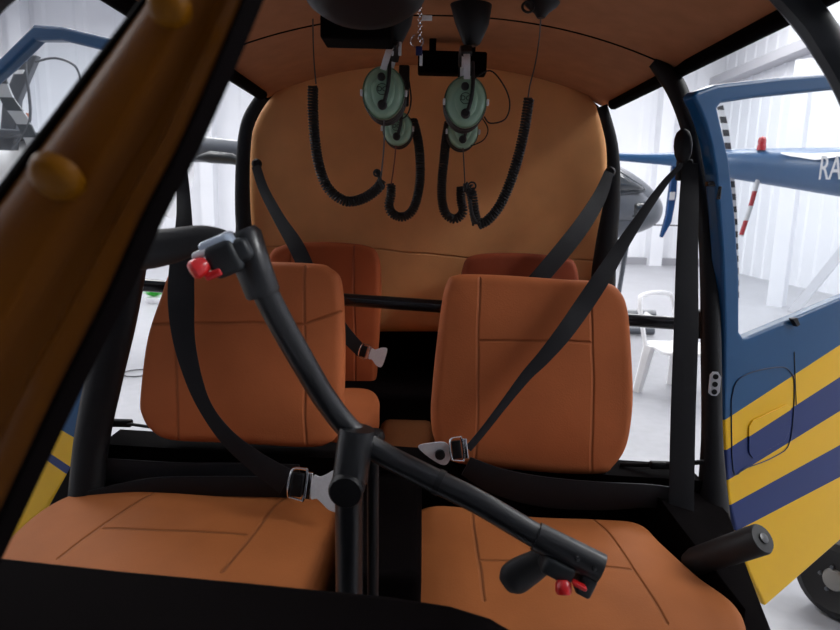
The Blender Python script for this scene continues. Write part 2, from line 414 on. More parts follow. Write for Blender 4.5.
# rear bulkhead: black shell + tan padded panel
fr_pix = [(234, 250), (237, 170), (243, 128), (262, 97), (290, 70), (340, 58), (420, 54), (500, 60), (560, 74), (600, 106), (616, 150), (618, 220), (616, 300), (614, 420), (606, 520), (250, 520), (236, 380)]
MB().prism([at(x, y, 2.3) for x, y in fr_pix], (0, .26, 0)).build('rear_bulkhead', M['blackmat'], H, bev=.01)
pan_pix = [(253, 230), (252, 165), (256, 128), (274, 97), (300, 79), (350, 65), (420, 62), (490, 65), (545, 76), (588, 98), (603, 140), (605, 210), (603, 285), (600, 326), (520, 331), (420, 330), (330, 330), (262, 328)]
cushion('padded_panel', pan_pix, at(420, 200, 2.25), (0, -1, .03), .06, None, H, edge=.03, puff=-.018, col=srgb(238, 172, 114),
        seams=[((380, 250), (470, 258)), ((470, 258), (602, 261)), ((253, 246), (380, 250))])
# black frame strips at the panel's sides
for pts in ([(262, 97, .02), (248, 122, .022), (243, 160, .024), (243, 215, .027), (248, 260, .03), (252, 330, .03)], [(602, 106, .018), (612, 145, .02), (613, 190, .026), (607, 240, .037), (603, 280, .042), (602, 335, .042)]):
    MB().tube([tuple(at(x, y, 2.21))+(q_,) for x, y, q_ in cat(pts, 6)], None, 14, flat=.5).build('bulkhead_frame', M['black'], H)
# cross tube
ct = [(128, 281, 1.5), (240, 290, 1.66), (345, 302, 1.72), (440, 307, 1.72), (560, 314, 1.66), (668, 322, 1.56), (712, 326, 1.5)]
a, b = at(128, 284, 1.62), at(712, 326, 1.58)
MB().tube([tuple(a.lerp(b, i/10)) for i in range(11)], .0165, 14).build('cross_tube', M['blackgloss'], H)
MB().box(at(701, 324, 1.57), (.03, .04, .07), b=.006).build('tube_bracket', M['black'], H)
# seat support beam under the backrests, rear floor, central box
MB().prism([(-.75, 1.44, .58), (.685, 1.44, .58), (.685, 1.44, .962), (-.75, 1.44, 1.015)], (0, .1, 0)).build('seat_beam', M['blackmat'], H)
MB().box((.05, 1.62, .5), (1.27, 1.3, .1), b=.01).build('cabin_floor', M['blackmat'], H)
MB().box((.05, 2.1, .78), (1.12, .38, .46), b=.02).build('rear_seat_box', M['blackmat'], H)
MB().box((-.03, 1.86, .88), (.17, .44, .1), b=.03).build('rear_carpet', M['carpet'], H)
# lower front black structure
MB().box((-.06, 1.24, .74), (.15, .44, .44), b=.02).build('center_console', M['blackmat'], H)
# side sills
MB().prism(pp([(632, 470, 1.5), (720, 486, 1.5), (745, 560, 1.28), (772, 636, 1.1), (790, 720, 1.0), (730, 720, .98), (742, 610, 1.1), (662, 500, 1.36)]), (0, .02, -.3)).build('door_sill', M['blackmat'], H, bev=.006)
MB().prism(pp([(160, 455, 1.5), (76, 455, 1.48), (48, 506, 1.35), (-8, 565, 1.2), (-60, 640, 1.0), (-20, 640, 1.0), (60, 545, 1.2), (120, 500, 1.36)]), (0, .02, -.3)).build('door_sill', M['blackmat'], H, bev=.006)
# black round grip sticking out over the right sill
a, b = at(700, 560, 1.22), at(776, 534, 1.10)
d = (b-a).normalized()
g = MB().lathe([(.022, 0), (.028, .02), (.029, (b-a).length-.005), (.026, (b-a).length), (.012, (b-a).length+.001)], a-d*.03, d, 24).build('side_grip', M['rubber'], H)
MB().lathe([(.010, 0), (.010, .004), (.003, .005)], b-d*.03, d, 16).build('grip_screw', M['blackgloss'], g)
# instrument panel hood at the bottom of the view
top = [(-80, 550, .72), (0, 556, .72), (120, 569, .72), (250, 581, .72), (390, 597, .72), (450, 604, .70), (490, 616, .69), (520, 634, .68), (540, 680, .68), (540, 900, .68), (-80, 900, .72)]
MB().prism(pp(top), (0, -.13, -.02)).build('instrument_panel', M['blackmat'], H, bev=.006)
# near windscreen strip with dome rivets
Lp = [(190, -70), (140, 0), (70, 92), (0, 185), (-90, 310), (-180, 450), (-260, 620)]
Rp = [(274, -70), (250, 0), (192, 136), (152, 215), (114, 300), (64, 400), (-25, 590)]
Lc = cat([(x, y, .4) for x, y in Lp], 6); Rc = cat([(x, y, .4) for x, y in Rp], 6)
def strip(prof):
    R = []
    for l, r in zip(Lc, Rc):
        a = at(l[0], l[1], .42); b = at(r[0], r[1], .40); n = V((-.15, -1, 0)).normalized()
        R.append([a.lerp(b, tt)+n*dd for tt, dd in prof])
    return MB().rings(R)
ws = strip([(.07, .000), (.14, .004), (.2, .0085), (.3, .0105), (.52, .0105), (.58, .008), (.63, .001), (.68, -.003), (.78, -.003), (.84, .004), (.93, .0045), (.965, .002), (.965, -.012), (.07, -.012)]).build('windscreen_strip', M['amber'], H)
strip([(-.02, -.006), (.0, .001), (.05, .003), (.09, .001), (.09, -.014), (-.02, -.014)]).build('rubber_edge', M['blackmat'], ws)
strip([(.955, .0), (.965, .0045), (.99, .004), (1.0, -.002), (1.0, -.016), (.955, -.016)]).build('rubber_edge', M['blackmat'], ws)
for px, py, r in ((55, 179, .0155), (168, 8, .0118)):
    MB().lathe([(r*1.08, -.004), (r, .001), (r*.85, .0045), (r*.55, .0065), (r*.2, .0072), (0, .0074)], at(px, py, .392), (-.1, -.8, -.62), 24).build('rivet', M['rivet'], ws)

# ---- doors (rear doors hinged on the posts, standing open)
BLUE, NAVY, YEL = (.003, .08, .22, 1), (.008, .03, .17, 1), (1.0, .56, .002, 1)
def door(name, p0, n, outer, hole, rules_px, label, side):
    fr = plane_frame(p0, n); inv = fr.inverted(); nn = V(n).normalized()
    L = lambda x, y: (lambda q: (q.x, q.y))(inv @ on_plane(x, y, V(p0), nn))
    o = [L(*p) for p in outer]; h = [L(*p) for p in hole]
    rules = []
    for a, b, c in rules_px:
        a = L(*a); b = L(*b); k = (b[1]-a[1])/(b[0]-a[0]); rules.append((a[1]-k*a[0], k, c))
    mat = halfplanes('door_paint_'+side, BLUE, rules)
    import bmesh
    bm = bmesh.new(); vo = [bm.verts.new((x, y, 0)) for x, y in o]; vh = [bm.verts.new((x, y, 0)) for x, y in h]
    eo = [bm.edges.new((vo[i], vo[(i+1) % len(vo)])) for i in range(len(vo))]
    eh = [bm.edges.new((vh[i], vh[(i+1) % len(vh)])) for i in range(len(vh))]
    bmesh.ops.triangle_fill(bm, edges=eo+eh, use_beauty=True)
    r = bmesh.ops.extrude_face_region(bm, geom=bm.faces[:])
    for v in [g_ for g_ in r['geom'] if isinstance(g_, bmesh.types.BMVert)]: v.co.z -= .035
    bmesh.ops.recalc_face_normals(bm, faces=bm.faces)
    me = bpy.data.meshes.new('cabin_door'); bm.to_mesh(me); bm.free(); me.materials.append(mat)
    ob = bpy.data.objects.new('cabin_door', me); COL.objects.link(ob); ob.matrix_world = fr
    md = ob.modifiers.new('bevel', 'BEVEL'); md.width = .008; md.segments = 3; md.limit_method = 'ANGLE'; md.angle_limit = math.radians(50)
    setp(ob, H)
    # acrylic pane, slightly larger than the hole
    cx = sum(x for x, y in h)/len(h); cy = sum(y for x, y in h)/len(h)
    hp = [(cx+(x-cx)*1.02, cy+(y-cy)*1.02) for x, y in h]
    MB().prism([fr @ V((x, y, -.016)) for x, y in hp], fr.to_3x3() @ V((0, 0, -.003))).build('door_window', M['glass'], ob, smooth=False)
    return ob, fr, L, nn
outR = [(693, 96), (698, 91), (718, 84), (780, 77), (850, 72), (980, 70), (1090, 100), (1120, 300), (1100, 400), (980, 450), (840, 541), (765, 607), (752, 580), (740, 550), (728, 500), (724, 420), (725, 340), (724, 300), (722, 250), (718, 200), (716, 175), (711, 145), (706, 126), (699, 108)]
holR = [(718, 108), (722, 103), (760, 97), (840, 89), (960, 88), (1030, 110), (1060, 200), (1040, 240), (950, 258), (840, 299), (750, 337), (744, 338), (740, 332), (740, 280), (736, 215), (730, 160)]
rulR = [((725, 420), (840, 345), YEL), ((725, 451), (840, 377), NAVY), ((725, 482), (840, 411), YEL), ((725, 508), (840, 445), NAVY), ((725, 537), (840, 477), YEL)]
dR, frR, LR, nR = door('door', at(722, 300, 1.52), (.43, -.9, .0), outR, holR, rulR, '', 'right')
def door_poly(name, pts, depth, mat, par, fr, L, z0=.0005):
    q = [fr @ V((*L(*p), z0)) for p in pts]
    return MB().prism(q, fr.to_3x3() @ V((0, 0, depth))).build(name, mat, par, frame=fr, smooth=True, bev=.001)
# recessed panel outline on the door skin + panel joint
def outline(name, pts, r, mat, par, fr, L, z=.001, closed=True):
    q = [tuple(fr @ V((*L(*p), z))) for p in pts]
    return MB().tube(q, r, 6, ref=V(fr.to_3x3() @ V((0, 0, 1))), closed=closed).build(name, mat, par)
rp = [(731, 400), (736, 382), (752, 372), (780, 367), (790, 372), (794, 386), (790, 440), (775, 456), (745, 468), (733, 470)]
outline('hatch_seam', cat(rp+rp[:1], 4)[:-1], .0016, plain('navy_seam', srgb(16, 36, 74), .4), dR, frR, LR)
outline('panel_joint', [(794, 352), (795, 380), (796, 405)], .0011, plain('dark_panel_joint', srgb(60, 50, 30), .5), dR, frR, LR, closed=False)  # thin dark brown line along the panel joint
door_poly('pull_pocket', [(748, 426), (752, 420), (786, 404), (790, 408), (789, 430), (784, 440), (752, 458), (748, 452)], .003, dR.data.materials[0], dR, frR, LR)
door_poly('window_latch', [(788, 318), (793, 317), (796, 324), (793, 326)], .012, M['black'], dR, frR, LR)
# left door
outL = [(-300, 200), (-200, 120), (-60, 95), (0, 57), (33, 24), (60, 26), (110, 38), (160, 60), (150, 170), (120, 300), (95, 400), (76, 436), (73, 466), (47, 508), (20, 530), (-60, 600), (-200, 640), (-320, 560), (-340, 400)]
holL = [(-270, 220), (-180, 145), (-60, 125), (6, 68), (34, 40), (60, 40), (102, 50), (135, 70), (125, 170), (98, 280), (60, 330), (-60, 370), (-200, 380), (-280, 330)]
rulL = [((0, 395), (75, 438), YEL), ((0, 420), (75, 470), NAVY), ((0, 428), (75, 480), YEL)]
dL, frL, LL, nL = door('door', at(110, 300, 1.60), (-.4, -.92, 0), outL, holL, rulL, '', 'left')

# =========================================================== seats
TAN = srgb(172, 102, 56); TAN2 = srgb(204, 116, 70)
def seat_empty(name, loc, label, group): return empty(name, loc, label, 'seat', group)
sL = seat_empty('front_seat', (-.42, 1.4, .85), 'tan leather front seat on the left, behind the upper end of the control bar', 'front seats of the cabin')
nb = V((0.03, -1, .22)).normalized()
blp = [(139, 398), (146, 340), (160, 296), (168, 274), (182, 264), (240, 262), (310, 264), (328, 269), (338, 284), (341, 340), (340, 400), (337, 428), (326, 443), (300, 447), (230, 443), (170, 440), (150, 430), (141, 416)]
cushion('backrest', blp, at(240, 440, 1.42), nb, .085, None, sL, edge=.028, puff=.014, col=TAN2,
        seams=[((305, 266), (306, 445)), ((150, 323), (305, 324)), ((305, 324), (340, 310)), ((176, 266), (178, 440))])
nc = V((0, -.09, 1)).normalized(); pc = V((-.4, 1.3, .915))
clp = [(-20, 640), (-30, 590), (0, 545), (50, 502), (112, 480), (165, 482), (240, 490), (318, 493), (341, 502), (334, 540), (318, 590), (300, 650), (140, 652)]
cushion('seat_cushion', clp, pc, nc, .11, None, sL, up=V((0, 1, 0)), edge=.03, puff=.02, col=TAN,
        seams=[((160, 492), (60, 565)), ((105, 535), (246, 543)), ((286, 499), (222, 580))])
sR = seat_empty('front_seat', (.3, 1.4, .85), 'tan leather front seat on the right, crossed by a diagonal black belt', 'front seats of the cabin')
brp = [(433, 420), (436, 370), (443, 310), (448, 286), (458, 276), (500, 276), (560, 280), (604, 283), (620, 292), (628, 312), (632, 360), (633, 405), (627, 445), (614, 466), (600, 474), (550, 473), (490, 467), (455, 462), (440, 448)]
cushion('backrest', brp, at(540, 465, 1.42), V((-.05, -1, .2)), .085, None, sR, edge=.028, puff=.014, col=TAN2,
        seams=[((480, 278), (475, 466)), ((591, 283), (592, 474)), ((479, 340), (591, 342))])
crp = [(398, 640), (398, 590), (400, 536), (412, 512), (442, 503), (520, 512), (600, 516), (640, 521), (662, 540), (700, 574), (734, 600), (745, 625), (748, 680), (600, 690), (460, 680)]
cushion('seat_cushion', crp, V((.3, 1.3, .905)), nc, .11, None, sR, up=V((0, 1, 0)), edge=.03, puff=.02, col=TAN,
        seams=[((471, 511), (484, 608)), ((480, 567), (630, 577)), ((594, 518), (667, 630))])
rL = seat_empty('rear_seat', (-.3, 2.1, 1.0), 'brown leather rear seat behind the left front seat', 'rear seats of the cabin')
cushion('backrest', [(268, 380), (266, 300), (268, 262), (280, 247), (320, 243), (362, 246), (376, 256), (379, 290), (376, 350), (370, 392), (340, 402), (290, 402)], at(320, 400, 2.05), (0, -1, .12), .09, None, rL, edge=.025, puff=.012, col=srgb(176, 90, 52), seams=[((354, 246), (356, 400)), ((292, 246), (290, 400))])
cushion('seat_cushion', [(268, 430), (266, 408), (280, 392), (330, 387), (366, 387), (378, 395), (375, 412), (362, 430), (330, 434)], V((-.3, 1.95, 1.03)), (0, -.05, 1), .1, None, rL, up=V((0, 1, 0)), edge=.025, puff=.012, col=srgb(178, 100, 58), seams=[])
rR = seat_empty('rear_seat', (.25, 2.1, 1.0), 'brown leather rear seat, only its top showing above the right front seat', 'rear seats of the cabin')
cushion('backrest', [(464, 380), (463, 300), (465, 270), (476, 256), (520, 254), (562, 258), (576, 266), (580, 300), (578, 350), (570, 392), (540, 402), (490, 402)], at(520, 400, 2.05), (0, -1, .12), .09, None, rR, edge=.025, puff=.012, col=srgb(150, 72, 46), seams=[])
cushion('seat_cushion', [(462, 430), (460, 408), (470, 394), (520, 390), (565, 392), (580, 400), (586, 414), (580, 432), (520, 435)], V((.25, 1.95, 1.03)), (0, -.05, 1), .1, None, rR, up=V((0, 1, 0)), edge=.025, puff=.012, col=srgb(178, 100, 58), seams=[])

# =========================================================== seat belts
def belt_path(pts, n=8): return [tuple(at(p[0], p[1], p[2]))+(p[3]*p[2]/F,) for p in cat(pts, n)]
bg = 'seat belts of the cabin'
# front right: reel, hanging run, diagonal run, buckle
B = empty('seat_belt', at(684, 150, 1.5), 'black seat belt from the right door post across the right front seat', 'seat belt', bg)
MB().tube([tuple(at(683, y, 1.53))+(q_,) for y, q_ in ((129, .006), (132, .014), (138, .019), (146, .0205), (154, .019), (160, .014), (163, .006))], None, 20).build('belt_reel', M['black'], B)
MB().box(at(684, 170, 1.535), (.035, .02, .05), b=.006).build('belt_guide', M['black'], B)
MB().strap(belt_path([(690, 163, 1.52, 15), (689, 200, 1.5, 19), (687, 260, 1.47, 22), (686, 330, 1.43, 25), (683, 420, 1.39, 26), (681, 520, 1.36, 27)]), .04, .003).build('webbing', M['web'], B)
MB().strap(belt_path([(682, 164, 1.50, 4), (664, 184, 1.5, 7), (640, 218, 1.49, 10), (619, 250, 1.48, 14), (601, 279, 1.46, 18), (583, 306, 1.445, 19), (563, 334, 1.42, 18), (543, 358, 1.405, 15), (526, 376, 1.395, 12), (504, 404, 1.375, 9), (484, 430, 1.355, 8), (468, 449, 1.34, 8)]), .04, .003, ref=V((.1, -1, .1))).build('webbing', M['web'], B)
def buckle(parent, c, ang, s, tongue=True, tone='chrome'):
    fr = Matrix.Translation(c) @ Matrix.Rotation(math.radians(90), 4, 'X') @ Matrix.Rotation(ang, 4, 'Z')  # local x along belt, z towards camera
    fr = Matrix.Translation(c) @ Matrix.Rotation(-ang, 4, 'Y') @ Matrix.Rotation(math.radians(75), 4, 'X')
    ax = tuple((fr.to_3x3() @ V(a)) for a in ((1, 0, 0), (0, 1, 0), (0, 0, 1)))
    P = lambda x, y, z=0: fr @ V((x*s, y*s, z*s))
    # frame made of four bars, bent ends
    m = MB(); loop = [P(-.024, -.026), P(-.027, -.01, .004), P(-.027, .012, .004), P(-.022, .028), P(.0, .03), P(.004, .028), P(.006, .0), P(.004, -.028), P(0, -.03)]
    m.tube(cat([tuple(p) for p in loop+loop[:1]], 4)[:-1], .0028*s, 8, ref=ax[2], closed=True)
    m.box(P(.012, 0), (.010*s, .052*s, .012*s), ax, .002*s)
    m.build('buckle_frame', M[tone], parent)
    MB().box(P(-.011, 0, .002), (.024*s, .046*s, .010*s), ax, .003*s).build('buckle_bar', M['black'], parent)
    if tongue:
        pts = [(.018, -.022), (.03, -.022), (.042, -.030), (.056, -.040), (.076, -.042), (.082, -.025), (.082, .025), (.076, .040), (.056, .036), (.042, .026), (.03, .020), (.018, .02)]
        m = MB().prism([P(x, y, 0) for x, y in rounded(pts, 3)], ax[2]*(.004*s)); m.build('buckle_tongue', M['brushed'], parent, bev=.0008)
buckle(B, at(461, 449, 1.325), math.radians(8), .86, False)
# ring-shaped latch beside it
pts = [(418, 447), (432, 443), (446, 443), (451, 454), (446, 465), (434, 461)]
MB().prism([at(x, y, 1.33) for x, y in rounded(pts, 4)], (0, .004, 0)).build('buckle_tongue', M['brushed'], B, bev=.0008)
MB().lathe([(.011, 0), (.011, .008), (.006, .009)], at(440, 454, 1.329), (0, -1, 0), 18).build('buckle_release', M['black'], B)
# lap webbing lying in the gap behind the right cushion
MB().strap(belt_path([(466, 466, 1.40, 22), (500, 482, 1.39, 30), (545, 492, 1.385, 34), (600, 496, 1.38, 32), (650, 496, 1.38, 26), (690, 500, 1.39, 22)]), .045, .006).build('lap_webbing', M['web'], B)
# front left belt
B = empty('seat_belt', at(183, 160, 1.4), 'black seat belt hanging over the left front seat to a steel buckle', 'seat belt', bg)
MB().strap(belt_path([(179, 150, 1.5, 11), (183, 190, 1.48, 13), (184, 225, 1.44, 17), (182, 260, 1.42, 24), (181, 300, 1.40, 27), (184, 340, 1.385, 23), (194, 380, 1.37, 18), (207, 410, 1.355, 15), (228, 438, 1.34, 18), (255, 461, 1.33, 23), (286, 482, 1.31, 30)]), .04, .003).build('webbing', M['web'], B)
buckle(B, at(303, 485, 1.27), math.radians(-6), 1.1)
MB().strap(belt_path([(85, 500, 1.36, 18), (150, 487, 1.37, 20), (210, 486, 1.37, 22), (290, 487, 1.36, 24)]), .045, .006).build('lap_webbing', M['web'], B)
MB().strap(belt_path([(85, 470, 1.41, 30), (170, 478, 1.405, 36), (240, 478, 1.40, 34), (300, 476, 1.40, 26)]), .05, .006).build('lap_webbing', M['web'], B)
# rear left belt
B = empty('seat_belt', at(258, 165, 2.15), 'black seat belt of the rear left seat with a small steel buckle beside the backrest', 'seat belt', bg)
MB().lathe([(.012, 0), (.017, .01), (.012, .02)], at(257, 164, 2.2), (.2, -1, 0), 16).build('belt_anchor', M['black'], B)
MB().strap(belt_path([(256, 166, 2.17, 9), (264, 190, 2.14, 10), (280, 220, 2.08, 12), (296, 246, 2.03, 16), (310, 275, 2.0, 16), (328, 308, 1.98, 17), (342, 330, 1.93, 15), (362, 352, 1.9, 13)]), .04, .003).build('webbing', M['web'], B)
buckle(B, at(366, 352, 1.84), math.radians(-16), .72)
# rear right belt
B = empty('seat_belt', at(610, 170, 2.15), 'black seat belt slanting down to the rear right seat', 'seat belt', bg)
MB().lathe([(.012, 0), (.018, .01), (.012, .02)], at(610, 172, 2.19), (-.2, -1, 0), 16).build('belt_anchor', M['black'], B)
MB().strap(belt_path([(609, 172, 2.15, 9), (600, 196, 2.12, 14), (583, 224, 2.07, 17), (563, 250, 2.03, 18), (541, 276, 2.0, 18), (515, 306, 1.98, 18), (500, 335, 1.96, 18)]), .04, .003).build('webbing', M['web'], B)

# =========================================================== control bar (cyclic)
C = empty('cyclic_control', at(350, 600, 1.0), 'black bent control bar on an upright stick, a red-buttoned hand grip at each end', 'control stick')
px_ = cat([(250, 252, .82), (262, 285, .83), (282, 325, .85), (306, 367, .87), (326, 400, .89), (352, 432, .90), (385, 455, .90), (430, 478, .88), (480, 503, .86), (540, 538, .84), (598, 567, .82)], 8)
MB().tube([tuple(at(*p)) for p in px_], .0175, 20).build('crossbar', M['cyclic'], C)
# collar joint and end sleeve on the right half
def along(i, j): return [tuple(at(*p)) for p in px_[i:j]]
MB().tube(along(57, 59), .0192, 20).build('collar', M['black'], C)
a, b = at(536, 536, .84), at(601, 568.5, .818)
MB().tube([tuple(a.lerp(b, k/6)) for k in range(7)], .0205, 24).build('end_sleeve', M['cyclic'], C)
dv = (b-a).normalized()
for px, py in ((577, 558), (594, 568)):
    MB().lathe([(.0035, 0), (.0035, .003), (.001, .004)], at(px, py, .80), (-.1, -1, .1), 12).build('sleeve_screw', M['blackgloss'], C)
# pivot block and upright
a, b = at(357, 428, .89), at(350, 480, .885)
MB().tube([tuple(a.lerp(b, k/6)) for k in range(7)], .026, 24, ref=V((0, 1, 0))).build('pivot_housing', M['cyclic'], C)
MB().lathe([(.024, 0), (.0255, .003), (.0255, .03), (.023, .034), (.006, .035)], at(349, 482, .89), (-.05, -1, -.05), 28).build('pivot_cap', M['black'], C)
a, b = at(349, 478, .90), V((at(349, 478, .9).x, .95, .56))
MB().tube([tuple(a.lerp(b, k/6)) for k in range(7)], .0215, 20, ref=V((0, 1, 0))).build('upright', M['cyclic'], C)
a, b = at(373, 432, .91), V((at(375, 478, .92).x, .98, .56))
MB().tube([tuple(a.lerp(b, k/6)) for k in range(7)], .009, 12, ref=V((0, 1, 0))).build('cable_conduit', M['black'], C)
# left end: switch block, red button, grip
q = at(243, 262, .82); ua = (at(232, 236, .82)-at(262, 296, .83)).normalized(); ub = V((0, -1, 0)); uc = ua.cross(ub).normalized(); ub = uc.cross(ua).normalized()
MB().tube([tuple(at(x, y, .82))+(q_,) for x, y, q_ in ((241, 231, .019), (243, 235, .0235), (252, 264, .0235), (263, 293, .0225), (264, 296, .020))], None, 24).build('end_sleeve', M['cyclic'], C)
MB().box(at(226, 257, .80), (.040, .04, .044), (uc, ub, ua), .009).box(at(240, 250, .80), (.03, .03, .03), (uc, ub, ua), .008).build('switch_housing', M['switch'], C)
MB().box(at(219, 243, .80), (.044, .036, .02), (uc, ub, (ua+uc*-.3).normalized()), .008).build('switch_top_highlight', plain('painted_highlight_grey', srgb(185, 200, 218), .2, coat=.6), C)  # pale box imitating the bright highlight on the housing's glossy top
MB().box(at(203, 253, .79), (.026, .018, .010), (uc, ub, ua), .004).build('switch_lever', M['whitepaint'] if False else M['brushed'], C)
b1 = MB().lathe([(.008, 0), (.0105, .004), (.0125, .012), (.0125, .018), (.009, .022), (.003, .023)], at(207, 263, .785), V((-.55, -.35, -.35)), 18).box(at(214, 274, .785), (.022, .012, .010), (uc, ub, ua), .003); b1.build('push_button', M['red'], C)
gp = cat([(232, 240, .85, .010), (205, 238, .86, .017), (170, 246, .87, .024), (140, 250, .88, .0275), (108, 251, .89, .026), (92, 251, .89, .012)], 6)
MB().tube([tuple(at(*p[:3]))+(p[3],) for p in gp], None, 18, flat=.8).build('hand_grip', M['rubber'], C)
# right end
MB().box(at(556, 566, .825), (.045, .035, .026), (dv, V((0, -1, 0)), dv.cross(V((0, -1, 0))).normalized()), .006).box(at(584, 582, .82), (.022, .03, .03), (dv, V((0, -1, 0)), dv.cross(V((0, -1, 0))).normalized()), .004).build('switch_housing', M['switch'], C)
MB().lathe([(.008, 0), (.011, .004), (.0115, .014), (.009, .019), (.003, .02)], at(563, 580, .81), V((0, -.5, -.8)), 18).box(at(579, 585, .80), (.02, .012, .006), (dv, V((0, -1, 0)), dv.cross(V((0, -1, 0))).normalized()), .002).build('push_button', M['red'], C)
gp = cat([(562, 556, .85, .010), (545, 560, .85, .019), (525, 571, .86, .025), (512, 580, .86, .0245), (505, 585, .86, .014)], 6)
MB().tube([tuple(at(*p[:3]))+(p[3],) for p in gp], None, 18, flat=.7).build('hand_grip', M['rubber'], C)
# small fittings on the console behind the stick
k0 = at(376, 470, 1.25)
MB().lathe([(.012, 0), (.018, .01), (.018, .05), (.012, .06)], at(372, 456, 1.3), (.2, 0, 1), 16).build('console_knob', M['black'], H)

# =========================================================== overhead items
O = empty('overhead_housing', at(360, 0, 1.2), 'round black overhead housing with a square box under it at the cabin roof', 'housing')
c = at(362, -8, 1.2)
MB().lathe([(.05, -.09), (.085, -.085), (.1, -.05), (.104, 0), (.098, .02), (.08, .035), (.055, .04)], at(365, -16, 1.12), (.05, -.25, -1), 32).build('round_body', M['black'], O)
MB().box(at(358, 30, 1.27), (.13, .08, .05), b=.005).build('lower_box', M['blackmat'], O)
MB().tube([tuple(at(363, -10, 1.27)), (at(363, -10, 1.27).x, 1.28, 2.06)], .03, 12, ref=V((0, 1, 0))).build('mount', M['blackmat'], O)

def headset(cx, cy, Y, w, h, label, hook, boom=True):
    s = Y/F; c = at(cx, cy, Y); a, b = w/2*s, h/2*s
    E = empty('headset', c, label, 'headset', 'headsets hanging from the cabin roof')
    ell = lambda k, N=20: [(k*a*math.cos(2*math.pi*i/N)*(1+.05*math.sin(2*math.pi*i/N)), k*b*math.sin(2*math.pi*i/N)) for i in range(N)]
    for sg in (1, -1):
        off = 0 if sg == 1 else .13
        p0 = c+V((0, off, 0)); n = V((-.05, -sg, .02))
        cup = cushion('ear_cup', None, p0, n, .03, M['green'], E, edge=min(a, b)*.45, puff=.007, local=ell(1), rn=2)
        cushion('ear_seal', None, p0+V((0, sg*.024, 0)), n, .028, M['rubber'], E, edge=.012, puff=0, local=ell(1.06), rn=2)
        if sg == 1:
            fr = plane_frame(p0, n)
            for (dx, dy, r) in ((-.07*a, .52*b, .0085), (.0*a, -.5*b, .0105)):
                MB().lathe([(r, 0), (r, .008), (r*.7, .011), (r*.2, .0115)], fr @ V((dx, dy, .004)), n, 18).build('cup_knob', M['rubber'], cup)
            # round emblem
            MB().torus(fr @ V((-.03*a, .08*b, .0085)), n, .0115, .0007, 20, 5).build('emblem_ring', M['black'], cup)
            f2 = fr @ Matrix.Translation(V((-.03*a, .08*b, .0082)))
            text_mesh('emblem', 'DC', .0145, f2, M['black'], cup, .0006)
            # wire yoke: goes over the cup
            MB().tube(cat([tuple(fr @ V((x*a, y*b, z))) for x, y, z in ((.25, 1.5, -.01), (.28, 1.1, .0), (.3, .6, .012), (.25, .1, .014), (.1, -.4, .013))], 6), .0042, 8).build('yoke_arm', M['rubber'], E)
            for sx in (-1, 1):
                MB().box(fr @ V((sx*1.05*a, .0, -.014)), (.006, .010, .014), b=.002).build('pivot_clip', M['brushed'], E)
    # headband over the hook
    hp = at(*hook, Y+.065)
    top = hp
    path = cat([tuple(c+V((0, -.004, b*.8))), tuple(V((c.x+(top.x-c.x)*.6, c.y-.002, c.z+b*1.1+(top.z-c.z-b)*.4))), tuple(V((top.x, c.y+.025, top.z-.006))), tuple(top), tuple(V((top.x, c.y+.105, top.z-.006))), tuple(V((c.x+(top.x-c.x)*.6, c.y+.132, c.z+b*1.1+(top.z-c.z-b)*.4))), tuple(c+V((0, .134, b*.8)))], 6)
    MB().strap(path, .02, .003, ref=V((1, 0, 0)).cross(V((0, .001, 1)))).build('headband_foam', M['rubber'], E) if False else None
    MB().sweep(path, [(-.001, -.007), (.001, -.007), (.001, .007), (-.001, .007)], ref=V((1, 0, 0))).build('headband', M['brushed'], E)
    MB().sweep(path[8:29], [(-.006, -.012), (.004, -.012), (.006, -.007), (.006, .007), (.004, .012), (-.006, .012)], ref=V((1, 0, 0))).build('headband_pad', M['rubber'], E)
    if boom:
        k = s
        MB().tube(cat([tuple(c+V((x*k, -.002, -y*k))) for x, y in boom], 6), .0016, 6).build('microphone_wire', M['black'], E)
    return E, c
def cord(E, straight, coil_, Yc, wire='wire', R=.0105, tail=None):
    if straight: MB().tube(cat(pp(straight), 6), .0017, 6).build('cord', M[wire], E)
    if coil_: MB().coil(cat(pp(coil_), 10), R, 
        .0032, .0068).build('coiled_cord', M['rubber'], E)
    if tail: MB().tube(cat(pp(tail), 6), .0045, 8).build('cord_plug', M['rubber'], E)
    
E1, _ = headset(383, 92, 1.45, 41, 50, 'pale green headset hanging on the left, nearest the viewer, over a wide looped coiled cord', (394, 46), [(16, 26), (24, 20), (27, 6), (24, -14)])
cord(E1, [(313, 0, 1.62), (313, 30, 1.62), (314, 60, 1.61), (316, 84, 1.6)], [(313, 86, 1.6), (313, 110, 1.6), (315, 140, 1.6), (319, 165, 1.6), (328, 188, 1.6), (345, 201, 1.6), (362, 199, 1.59), (376, 190, 1.58), (382, 182, 1.57)], 0)
cord(E1, [(384, 120, 1.46), (384, 145, 1.5), (381, 178, 1.55)], None, 0, tail=[(376, 171, 1.56), (379, 176, 1.56), (381, 184, 1.56), (383, 189, 1.56)])
MB().torus(at(377, 173, 1.555), (0, -1, 0), .0075, .0022, 14, 6).build('cord_clip', M['rubber'], E1)
E2, _ = headset(397, 128, 1.80, 29, 33, 'pale green headset hanging half hidden behind the left near one', (404, 92), None)
cord(E2, [(396, 146, 1.8), (394, 165, 1.85), (391, 185, 1.9)], [(391, 184, 1.9), (391, 195, 1.9), (389, 206, 1.9), (393, 214, 1.9), (403, 217, 1.9), (412, 211, 1.9), (417, 198, 1.9), (420, 180, 1.9), (420, 160, 1.9), (418, 140, 1.92), (413, 120, 1.94)], 0, wire='redwire', R=.0115)
